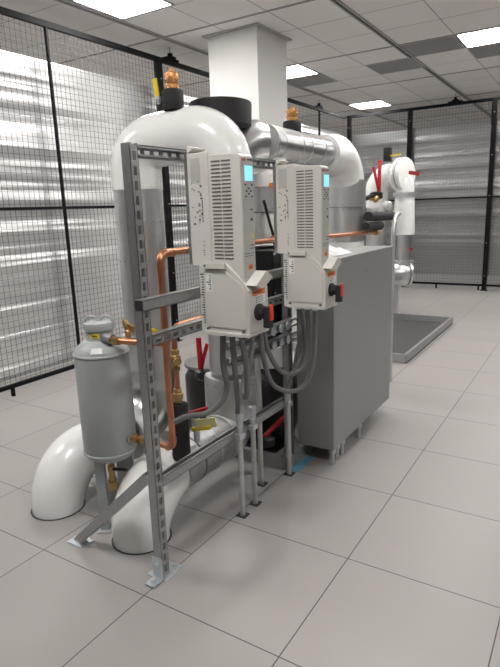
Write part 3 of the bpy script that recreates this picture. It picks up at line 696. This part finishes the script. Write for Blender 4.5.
# drain valve under the tank
dx, dy = tx+0.03, ty-0.035
dv = MB().cyl((dx, dy, 0.375), (dx, dy, 0.325), 0.012, 12).lathe([(0.012, 0), (0.018, -0.005), (0.018, -0.03), (0.013, -0.035), (0.013, -0.06), (0.018, -0.065), (0.018, -0.085), (0.014, -0.09)], (dx, dy, 0.335), seg=12).build('drain_valve', 'brass', tk)
MB().tube([(dx, dy, 0.312), (dx+0.045, dy-0.005, 0.322), (dx+0.10, dy+0.0, 0.33)], 0.008, 8).build('valve_lever', 'blackp', dv)
MB().lathe([(0.012, 0), (0.022, -0.006), (0.024, -0.03), (0.020, -0.045)], (dx, dy, 0.252), seg=12).build('drain_cap', 'brass', dv)

# ------------------------------------------------------------------ copper lines
cpx, cpy = -0.10, 0.345
cp = thing('copper_pipe', 'long copper pipe rising beside the tank and running back behind both drives', 'pipe', (cpx, cpy, 0.47))
rc = 0.0145
MB().tube([(cpx, cpy, 0.50)]+[(cpx, cpy, 1.26)], rc, 16).build('riser', 'copper', cp)
MB().tube([(cpx, cpy, 1.25)]+arc((cpx, cpy, 1.275), Z, Y_, 0.04, 8)+[(cpx, cpy+0.07, 1.315)], rc+0.003, 16).build('elbow', 'copper', cp)
MB().tube([(cpx, cpy+0.06, 1.315), (cpx+0.005, 1.3, 1.31), (cpx+0.015, 2.10, 1.285), (-0.082, 2.88, 1.27)], rc, 16).build('pipe_run', 'copper', cp)
for z in (1.255, 0.945, 0.505): MB().cyl((cpx, cpy, z-0.012), (cpx, cpy, z+0.012), rc+0.0035, 16).build('solder_joint', 'copper', cp)
for y in (0.425, 1.27, 1.30): MB().cyl((cpx, y-0.006, 1.314), (cpx, y+0.006, 1.314), rc+0.004, 16).build('solder_joint', 'copper', cp)
MB().tube([(cpx, cpy, 0.52)]+arc((cpx, cpy, 0.50), (0, 0, -1), (-1, -0.1, 0), 0.03, 8), rc+0.003, 16).build('elbow', 'copper', cp)
MB().tube([(cpx-0.028, cpy-0.003, 0.47), (-0.26, 0.355, 0.468), (tx+0.13, ty+0.02, 0.468)], rc-0.001, 16).build('tank_branch', 'copper', cp)
MB().cyl((tx+0.19, ty+0.02, 0.468), (tx+0.215, ty+0.02, 0.468), rc+0.006, 12).build('union', 'brass', cp)
MB().cyl((tx+0.13, ty+0.015, 0.468), (tx+0.165, ty+0.02, 0.468), rc+0.006, 12).build('union', 'brass', cp)
MB().tube([(tx+0.095, ty-0.02, 0.937), (-0.28, 0.31, 0.937), (cpx, cpy, 0.94)], rc-0.001, 16).build('upper_branch', 'copper', cp)
MB().cyl((tx+0.052, ty-0.025, 0.945), (tx+0.098, ty-0.02, 0.939), 0.024, 14).build('union', 'purple', cp)
MB().cyl((tx+0.10, ty-0.022, 0.936), (tx+0.14, ty-0.018, 0.936), rc+0.005, 8).build('nut', 'brass', cp)
MB().lathe([(0.022, 0), (0.026, 0.004), (0.026, 0.012), (0.02, 0.016)], (tx+0.12, ty+0.01, 0.468), (1, 0, 0), 16).build('port_ring', 'purple', cp)
# small relief valve above the tank outlet
rv = thing('relief_valve', 'small bronze relief valve with red cap beside the tank neck', 'valve', (tx+0.17, ty+0.03, 0.95))
MB().lathe([(0.010, 0), (0.014, 0.01), (0.014, 0.03), (0.010, 0.035), (0.012, 0.07), (0.006, 0.085)], (tx+0.17, ty+0.01, 0.948), (-0.25, 0, 1), 10).build('valve_body', 'brass', rv)
MB().bar((tx+0.15, ty+0.02, 1.0), (tx+0.19, ty+0.02, 0.985), 0.012, 0.03).build('cap', 'brass', rv)
MB().lathe([(0.012, 0), (0.016, 0.005), (0.016, 0.03), (0.010, 0.035)], (tx+0.225, ty+0.08, 0.885), Z, 10).build('red_cap', 'red', rv)
MB().bar((tx+0.22, ty+0.06, 0.985), (tx+0.31, ty+0.06, 0.968), 0.006, 0.022).build('yellow_tag', 'yellow', rv)

# second copper drop with brass ball valves down to the black stub
vx, vy = -0.185, 0.50
cv = thing('copper_pipe', 'short copper drop with brass valves and a black foam base, right of the long riser', 'pipe', (vx, vy, 0.35))
MB().tube([(vx, vy, 0.62), (vx, vy, 0.94)]+arc((vx, vy, 0.94), Z, Y_, 0.035, 6)+[(vx, vy+0.30, 0.975)], 0.013, 14).build('tube', 'copper', cv)
MB().lathe([(0.014, 0.765), (0.020, 0.77), (0.020, 0.79), (0.016, 0.795), (0.024, 0.805), (0.024, 0.835), (0.016, 0.845), (0.020, 0.85), (0.020, 0.868), (0.014, 0.872)], (vx, vy, 0), seg=12).cyl((vx, vy, 0.82), (vx+0.035, vy-0.025, 0.82), 0.017, 12).build('ball_valve', 'brass', cv)
MB().lathe([(0.014, 0.615), (0.020, 0.62), (0.020, 0.632), (0.025, 0.636), (0.025, 0.66), (0.018, 0.664), (0.019, 0.684), (0.014, 0.686)], (vx, vy, 0), seg=10).build('union', 'brass', cv)
MB().lathe([(0.040, 0.335), (0.043, 0.34), (0.043, 0.60), (0.040, 0.608), (0.02, 0.61)], (vx, vy, 0), seg=24).build('foam_stub', 'black', cv)

# valve with tags on the near horizontal pipe
tv = thing('ball_valve', 'small valve with red and yellow tagged levers on top of the silver floor pipe', 'valve', (-0.20, 0.62, 0.37))
MB().lathe([(0.014, 0), (0.016, 0.01), (0.016, 0.08), (0.022, 0.085), (0.022, 0.13), (0.012, 0.14)], (-0.20, 0.64, 0.362), seg=12).build('valve_body', 'zinc', tv)
MB().bar((-0.22, 0.60, 0.51), (-0.11, 0.62, 0.55), 0.026, 0.03).build('red_lever', 'red', tv)
MB().bar((-0.15, 0.575, 0.485), (-0.06, 0.615, 0.50), 0.012, 0.045).build('paper_tag', 'tagcream', tv)
MB().bar((-0.175, 0.575, 0.455), (-0.08, 0.60, 0.475), 0.02, 0.018).build('yellow_lever', 'yellow', tv)

# ------------------------------------------------------------------ pumps, base and valves inside the frame
bs = thing('pump_skid', 'low grey steel base frame on the floor under the pumps', 'base', (-0.4, 2.0, 0))
MB().box((-0.95, 1.20, 0), (0.005, 1.24, 0.07)).box((-0.95, 3.0, 0), (0.005, 3.04, 0.07)).box((-0.095, 1.24, 0), (0.005, 3.0, 0.07)).box((-0.95, 1.24, 0), (-0.91, 3.0, 0.07)).build('side_channel', 'base', bs, smooth=False)
MB().box((-0.91, 1.24, 0.03), (-0.095, 3.0, 0.06)).build('deck', 'blackp', bs, smooth=False)
def pump(x, y, z0, label, ztop, cable=True):
    o = thing('pump', label, 'pump', (x, y, z0))
    MB().lathe([(0.10, 0), (0.16, 0.02), (0.19, 0.10), (0.19, 0.30), (0.17, 0.42), (0.12, 0.47)], (x, y, z0), seg=32).build('volute', 'blackp', o)
    MB().lathe([(0.12, 0.47), (0.15, 0.475), (0.15, 0.60), (0.11, 0.61), (0.10, 0.62)], (x, y, z0), seg=28).build('insulated_neck', 'pvc', o)['label'] = 'white insulated neck'
    m = MB().lathe([(0.10, 0.62), (0.115, 0.64), (0.115, ztop-z0-0.12), (0.10, ztop-z0-0.06), (0.06, ztop-z0)], (x, y, z0), seg=28)
    for i in range(18):
        a = 2*PI*i/18; m.bar((x+0.12*math.cos(a), y+0.12*math.sin(a), z0+0.66), (x+0.12*math.cos(a), y+0.12*math.sin(a), ztop-0.14), 0.006, 0.02, (math.cos(a), math.sin(a), 0))
    m.build('motor', 'blackp', o)
    tb = MB().box((x+0.05, y-0.19, ztop-0.27), (x+0.165, y-0.05, ztop-0.01)).build('terminal_box', 'blackp', o, smooth=False, bevel=0.006)
    q = MB()
    for zz in (ztop-0.25, ztop-0.03):
        for yy in (y-0.175, y-0.065): q.cyl((x+0.165, yy, zz), (x+0.171, yy, zz), 0.007, 6)
    q.build('bolt', 'zinc', tb)
    if cable: MB().tube(spline([(x+0.14, y-0.12, ztop-0.02), (x+0.145, y-0.14, ztop+0.06), (x+0.16, y-0.21, ztop+0.15), (x+0.17, y-0.28, ztop+0.26)], 8), 0.008, 8).build('motor_cable', 'black', o)
    return o
pump(-0.29, 1.50, 0.062, 'black vertical pump motor seen between the two drives', 1.26)
pump(-0.27, 2.22, 0.062, 'black pump mostly hidden behind the grey cabinet', 1.10, False)
# dark suction fittings behind the nearer pipe
sf = thing('suction_strainer', 'large black strainer with a flat grey lid behind the brass valves', 'valve', (-0.74, 1.52, 0.06))
MB().lathe([(0.10, 0), (0.17, 0.03), (0.185, 0.12), (0.185, 0.33), (0.16, 0.38), (0.12, 0.38), (0.12, 0.40)], (-0.74, 1.52, 0.062), seg=32).build('body', 'blackp', sf)
MB().lathe([(0.18, 0.40), (0.185, 0.405), (0.185, 0.425), (0.17, 0.43)], (-0.74, 1.52, 0.062), seg=32).build('lid', 'flex', sf)
# red levers
def lever_valve(label, base, tip, tip2, c):
    o = thing('butterfly_valve', label, 'valve', c)
    MB().lathe([(0.035, -0.03), (0.05, -0.02), (0.05, 0.02), (0.03, 0.03)], c, Z, 16).build('valve_neck', 'blackp', o)
    MB().bar(base, tip, 0.020, 0.026, (1, 0, 0)).build('lever', 'red', o, bevel=0.003)
    if tip2: MB().bar(base, tip2, 0.010, 0.020, (1, 0, 0)).build('trigger', 'red', o)
    return o
lever_valve('red upright valve lever seen under the strut rail, left of the silver riser', (-0.47, 1.05, 0.59), (-0.475, 1.05, 0.775), (-0.43, 1.07, 0.74), (-0.46, 1.06, 0.56))
lever_valve('red valve lever low down between the floor conduits', (-0.16, 1.22, 0.17), (-0.10, 1.42, 0.26), None, (-0.15, 1.23, 0.14))
lv = lever_valve('tall red upright valve lever to the right of the far white bend', (-0.10, 2.98, 1.58), (-0.10, 3.00, 1.82), (-0.14, 2.96, 1.77), (-0.12, 2.98, 1.55))

MB().cyl((-0.12, 2.97, 1.56), (-0.215, 2.80, 1.50), 0.018, 10).build('stem', 'blackp', lv)
# fittings above the cabinet
bp = thing('insulated_pipe', 'short black foam covered pipe with a brass end above the cabinet', 'pipe', (-0.1, 2.7, 1.40))
MB().tube([(-0.055, 2.62, 1.395), (-0.055, 3.18, 1.385)], 0.036, 20).build('foam_sleeve', 'black', bp)
MB().cyl((-0.055, 3.17, 1.385), (-0.055, 3.24, 1.384), 0.022, 10).cyl((-0.055, 3.24, 1.384), (-0.055, 3.28, 1.384), 0.028, 6).build('brass_end', 'brass', bp)
bp2 = thing('insulated_pipe', 'lower, shorter black foam covered pipe just above the copper line', 'pipe', (-0.1, 2.7, 1.31))
MB().tube([(-0.055, 2.58, 1.325), (-0.055, 2.90, 1.318)], 0.032, 20).build('foam_sleeve', 'black', bp2)
MB().cyl((-0.082, 2.86, 1.27), (-0.082, 2.93, 1.268), 0.024, 8).build('brass_end', 'brass', cp)
gd = MB().lathe([(0.038, 0), (0.046, 0.004), (0.046, 0.03), (0.040, 0.034)], (-0.085, 3.12, 1.46), (0.9, -0.35, 0.1), 24).build('pressure_gauge', 'gauge', bp)
MB().cyl((-0.07, 3.115, 1.40), (-0.07, 3.115, 1.45), 0.009, 10).build('stem', 'brass', gd)
bc = MB().tube(spline([(0.0, 3.06, 1.20), (0.0, 3.07, 1.30), (0.0, 3.12, 1.385), (0.0, 3.20, 1.40)], 8), 0.018, 12).build('flexible_conduit', 'emt', None, origin=(0.0, 3.06, 1.20))
tag(bc, 'thick curved grey conduit by the brass fittings above the cabinet end', 'conduit')
MB().cyl((0.0, 3.06, 0.0), (0.0, 3.06, 1.21), 0.017, 12).build('conduit_tube', 'emt', bc)
dc = thing('brass_drain', 'small brass drain tap under the tall red lever', 'valve', (-0.1, 2.85, 1.54))
MB().lathe([(0.012, 0), (0.02, 0.01), (0.02, 0.04), (0.012, 0.05)], (-0.08, 2.83, 1.50), (0.3, 0.4, 0.8), 10).build('tap_body', 'brass', dc)
MB().cyl((-0.105, 2.80, 1.52), (-0.08, 2.84, 1.52), 0.010, 10).build('stem', 'brass', dc)

# ------------------------------------------------------------------ light, camera, output
w = bpy.data.worlds.new('World'); SC.world = w; w.use_nodes = True
w.node_tree.nodes['Background'].inputs[0].default_value = (0.9, 0.92, 1, 1); w.node_tree.nodes['Background'].inputs[1].default_value = 0.02

cam = bpy.data.cameras.new('camera'); co = bpy.data.objects.new('camera', cam); COL.objects.link(co)
a, b, c = 0.5649301494538479, 1.3469744986551826, -0.03398549083961604
co.matrix_world = Matrix.Translation((1.3924986822108736, -1.3476140640027154, 1.4783374937015126)) @ (Matrix.Rotation(a, 4, 'Z') @ Matrix.Rotation(b, 4, 'X') @ Matrix.Rotation(c, 4, 'Z'))
cam.sensor_fit = 'HORIZONTAL'; cam.sensor_width = 36; cam.lens = 546.222456443383/500*36
cam.clip_start = 0.05
SC.camera = co
vs = SC.view_settings
vs.view_transform = 'Standard'; vs.look = 'None'; vs.gamma = 1; vs.use_curve_mapping = False; vs.exposure = 0.16
for o in list(bpy.data.objects):
    if '_o' in o: del o['_o']
